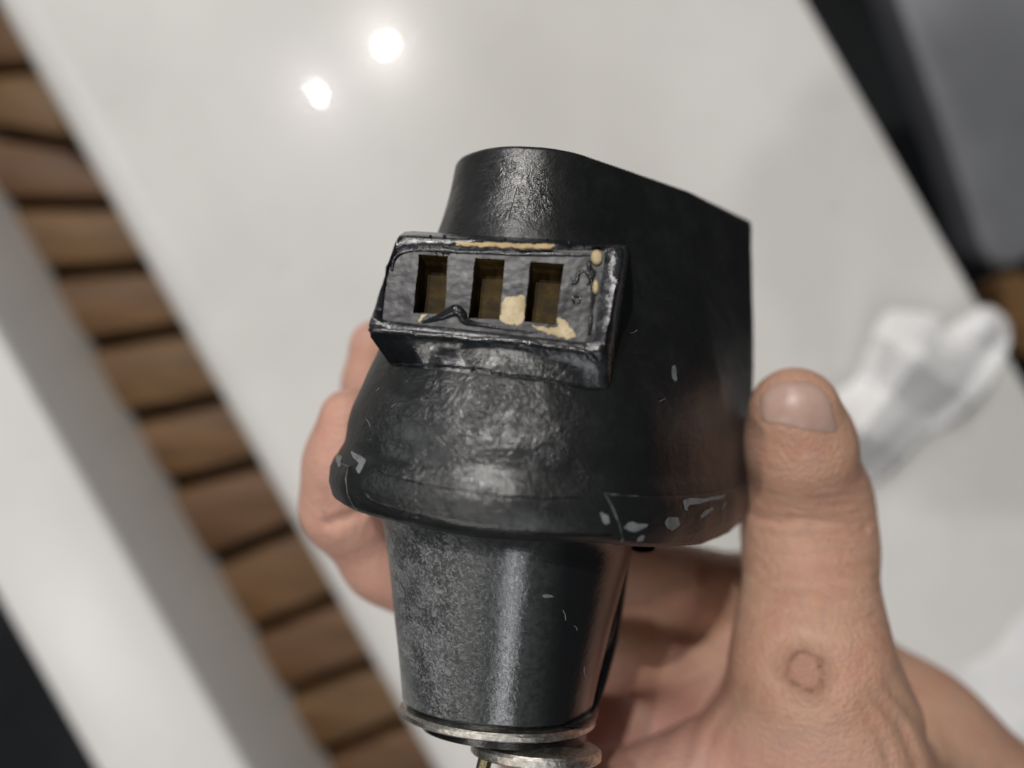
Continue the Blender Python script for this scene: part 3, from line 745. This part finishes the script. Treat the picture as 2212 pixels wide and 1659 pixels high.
def surface_nets(f):
    s = f < 0
    cx, cy, cz = [n-1 for n in f.shape]
    c = np.zeros((cx, cy, cz), np.uint8)
    for i in (0, 1):
        for j in (0, 1):
            for k in (0, 1): c += s[i:cx+i, j:cy+j, k:cz+k]
    act = np.argwhere((c > 0) & (c < 8)); idx = -np.ones((cx, cy, cz), np.int32)
    idx[act[:, 0], act[:, 1], act[:, 2]] = np.arange(len(act))
    acc = np.zeros((len(act), 3)); cnt = np.zeros(len(act))
    corners = [(i, j, k) for i in (0, 1) for j in (0, 1) for k in (0, 1)]
    for a in corners:
        for ax in range(3):
            if a[ax]: continue
            b = list(a); b[ax] = 1
            fa = f[act[:, 0]+a[0], act[:, 1]+a[1], act[:, 2]+a[2]]; fb = f[act[:, 0]+b[0], act[:, 1]+b[1], act[:, 2]+b[2]]
            m = (fa < 0) != (fb < 0); t = np.where(m, fa/np.where(m, fa-fb, 1), 0)
            p = np.tile(np.array(a, float), (len(act), 1)); p[:, ax] += t
            acc[m] += p[m]; cnt[m] += 1
    verts = act + acc/cnt[:, None]
    faces = []
    for ax in range(3):
        sl0 = [slice(1, -1)]*3; sl0[ax] = slice(0, -1); sl1 = [slice(1, -1)]*3; sl1[ax] = slice(1, None)
        e = np.argwhere(s[tuple(sl0)] != s[tuple(sl1)])
        off = np.array([1, 1, 1]); off[ax] = 0; e = e + off
        flip = s[e[:, 0], e[:, 1], e[:, 2]]
        u, v = [(1, 2), (2, 0), (0, 1)][ax]
        q = []
        for du, dv in ((0, 0), (1, 0), (1, 1), (0, 1)):
            g = e.copy(); g[:, u] -= du; g[:, v] -= dv; q.append(idx[g[:, 0], g[:, 1], g[:, 2]])
        q = np.stack(q, 1); q[~flip] = q[~flip][:, ::-1]; q = q[(q >= 0).all(1)]
        faces.append(q)
    return verts, np.concatenate(faces)
hv, hf = surface_nets(hnd)
hv = lo + hv*RES
# two light smoothing passes
e = np.concatenate([hf[:, [0, 1]], hf[:, [1, 2]], hf[:, [2, 3]], hf[:, [3, 0]]])
for lam in (0.5, 0.5, 0.4):
    sm = np.zeros_like(hv); ct = np.zeros(len(hv))
    np.add.at(sm, e[:, 0], hv[e[:, 1]]); np.add.at(ct, e[:, 0], 1); np.add.at(sm, e[:, 1], hv[e[:, 0]]); np.add.at(ct, e[:, 1], 1)
    hv = hv + lam*(sm/ct[:, None] - hv)
hw = np.stack([hv[:, 0], hv[:, 1], CAMH - hv[:, 2]], 1)
HMB = MB(); HMB.v = [tuple(x) for x in hw]; HMB.f = [tuple(int(i) for i in q) for q in hf]
HT = bvh(HMB)
scab, _ = hit(1741, 1450, HT); ipj, _ = hit(1742, 1140, HT); tipc = P(1716, 870, 172)
def mat_skin():
    t = NT('skin')
    n1 = t.noise(55, 4, 0.6); n2 = t.noise(240, 4, 0.6); n3 = t.noise(1400, 4, 0.6)
    col = t.mix(t.ramp(n1, 0.3, 0.7), (0.56, 0.35, 0.245), (0.53, 0.30, 0.21))
    col = t.mix(t.ramp(n2, 0.5, 0.75, 0, 0.3), col, (0.45, 0.26, 0.20))
    x = t.axis(0); y = t.axis(1)
    col = t.mix(t.ramp(x, 0.0, -0.035, 0, 0.65), col, (0.60, 0.33, 0.26))        # pinker fingers
    palmm = t.math('MULTIPLY', t.ramp(x, 0.088, 0.070, 0, 1), t.ramp(t.math('ADD', y, t.math('MULTIPLY', t.noise(120, 4), 0.02)), -0.055, -0.085, 0, 0.5))
    col = t.mix(palmm, col, (0.50, 0.265, 0.235))
    col = t.mix(t.ramp(t.dist(tuple(ipj*MM)), 0.022, 0.006, 0, 0.35), col, (0.47, 0.26, 0.19))
    # healing ring on the thumb knuckle
    wob_ = t.math('MULTIPLY', t.math('SUBTRACT', t.noise(300, 5), 0.5), 0.0034)
    d = t.math('ADD', t.dist(tuple(scab*MM), scale=(1, 0.92, 0.6)), wob_)
    halo = t.ramp(d, 0.0080, 0.0030)
    col = t.mix(t.math('MULTIPLY', halo, 0.8), col, (0.30, 0.15, 0.095))
    rng = t.math('MULTIPLY', t.ramp(d, 0.0026, 0.0034), t.ramp(d, 0.0046, 0.0036))
    veins = t.ramp(t.math('ABSOLUTE', t.math('SUBTRACT', t.noise(38, 2, 0.5, 1.5), 0.5)), 0.045, 0.0, 0, 0.22)
    col = t.mix(veins, col, (0.36, 0.24, 0.22))
    blot = t.ramp(t.noise(95, 5, 0.7, 0.5), 0.50, 0.72, 0, 0.55)
    col = t.mix(blot, col, (0.47, 0.225, 0.165))
    crust = t.math('MULTIPLY', rng, t.ramp(t.noise(900, 3), 0.44, 0.66, 0.04, 0.9))
    col = t.mix(t.math('MULTIPLY', crust, 0.55), col, (0.13, 0.055, 0.03))
    col = t.mix(t.ramp(d, 0.0036, 0.0020, 0, 0.6), col, (0.45, 0.235, 0.175))
    # skin relief: pores, and fine lines across the thumb
    wr = t.noise(150, 5, 0.6, 1.2, t.mapping((0.28, 2.2, 0.6)))
    wmask = t.ramp(t.dist(tuple((ipj + Vector((0, -8, 0)))*MM), scale=(0.7, 1, 0.6)), 0.028, 0.010, 0.10, 0.60)
    b = t.bump(wr, wmask, 0.0022)
    b = t.bump(t.voro(1000), 0.4, 0.0006, b)
    b = t.bump(t.noise(330, 5, 0.65, 1.0), 0.22, 0.0012, b)
    b = t.bump(n3, 0.18, 0.0004, b)
    b = t.bump(t.math('MULTIPLY', crust, 1.0), 0.5, 0.0005, b)
    m = t.out(col, t.math('MULTIPLY_ADD', n2, 0.2, 0.40), 0.0, b)
    t.b.inputs['Subsurface Weight'].default_value = 0.25
    t.b.inputs['Subsurface Radius'].default_value = (1.0, 0.35, 0.2)
    t.b.inputs['Subsurface Scale'].default_value = 0.0022
    t.b.inputs['Specular IOR Level'].default_value = 0.35
    return m
SKIN = mat_skin()
hand = build('hand', HMB, SKIN, smooth=180, fix=False)
tag(hand, 'right hand gripping the black plug housing, thumb up with a round healing sore', 'hand')
t = NT('fingernail')
NAIL = t.out(t.mix(t.ramp(t.noise(160, 3), 0.3, 0.7), (0.43, 0.275, 0.225), (0.48, 0.33, 0.27)), 0.38, 0, t.bump(t.noise(300, 3, 0.5, 0, t.mapping((3, 0.3, 1))), 0.1, 0.0006), Coat_Weight=0.0)
def nail():
    outl = [(1640, 858), (1662, 836), (1700, 823), (1740, 822), (1775, 838), (1795, 868), (1806, 905), (1808, 934), (1770, 935), (1720, 925), (1680, 918), (1650, 912), (1640, 885)]
    poly = spline(outl, 3); m = len(poly); cx = 1724; cy = 880
    loops = []
    for s, h in ((1.0, -0.25), (0.97, 0.03), (0.92, 0.12), (0.85, 0.18), (0.7, 0.22), (0.5, 0.25), (0.3, 0.26), (0.1, 0.26)):
        lp = []
        for x, y in poly:
            loc, nor = hit(cx + (x-cx)*s, cy + (y-cy)*s, HT)
            if loc is None: loc, nor = hit(cx + (x-cx)*0.93*s, cy + (y-cy)*0.95*s, HT)
            lp.append(loc + nor*h)
        loops.append(lp)
    mb = MB(); mb.loft(loops, True, False, True); return build('thumbnail', mb, NAIL, hand, None, smooth=60)
nail()
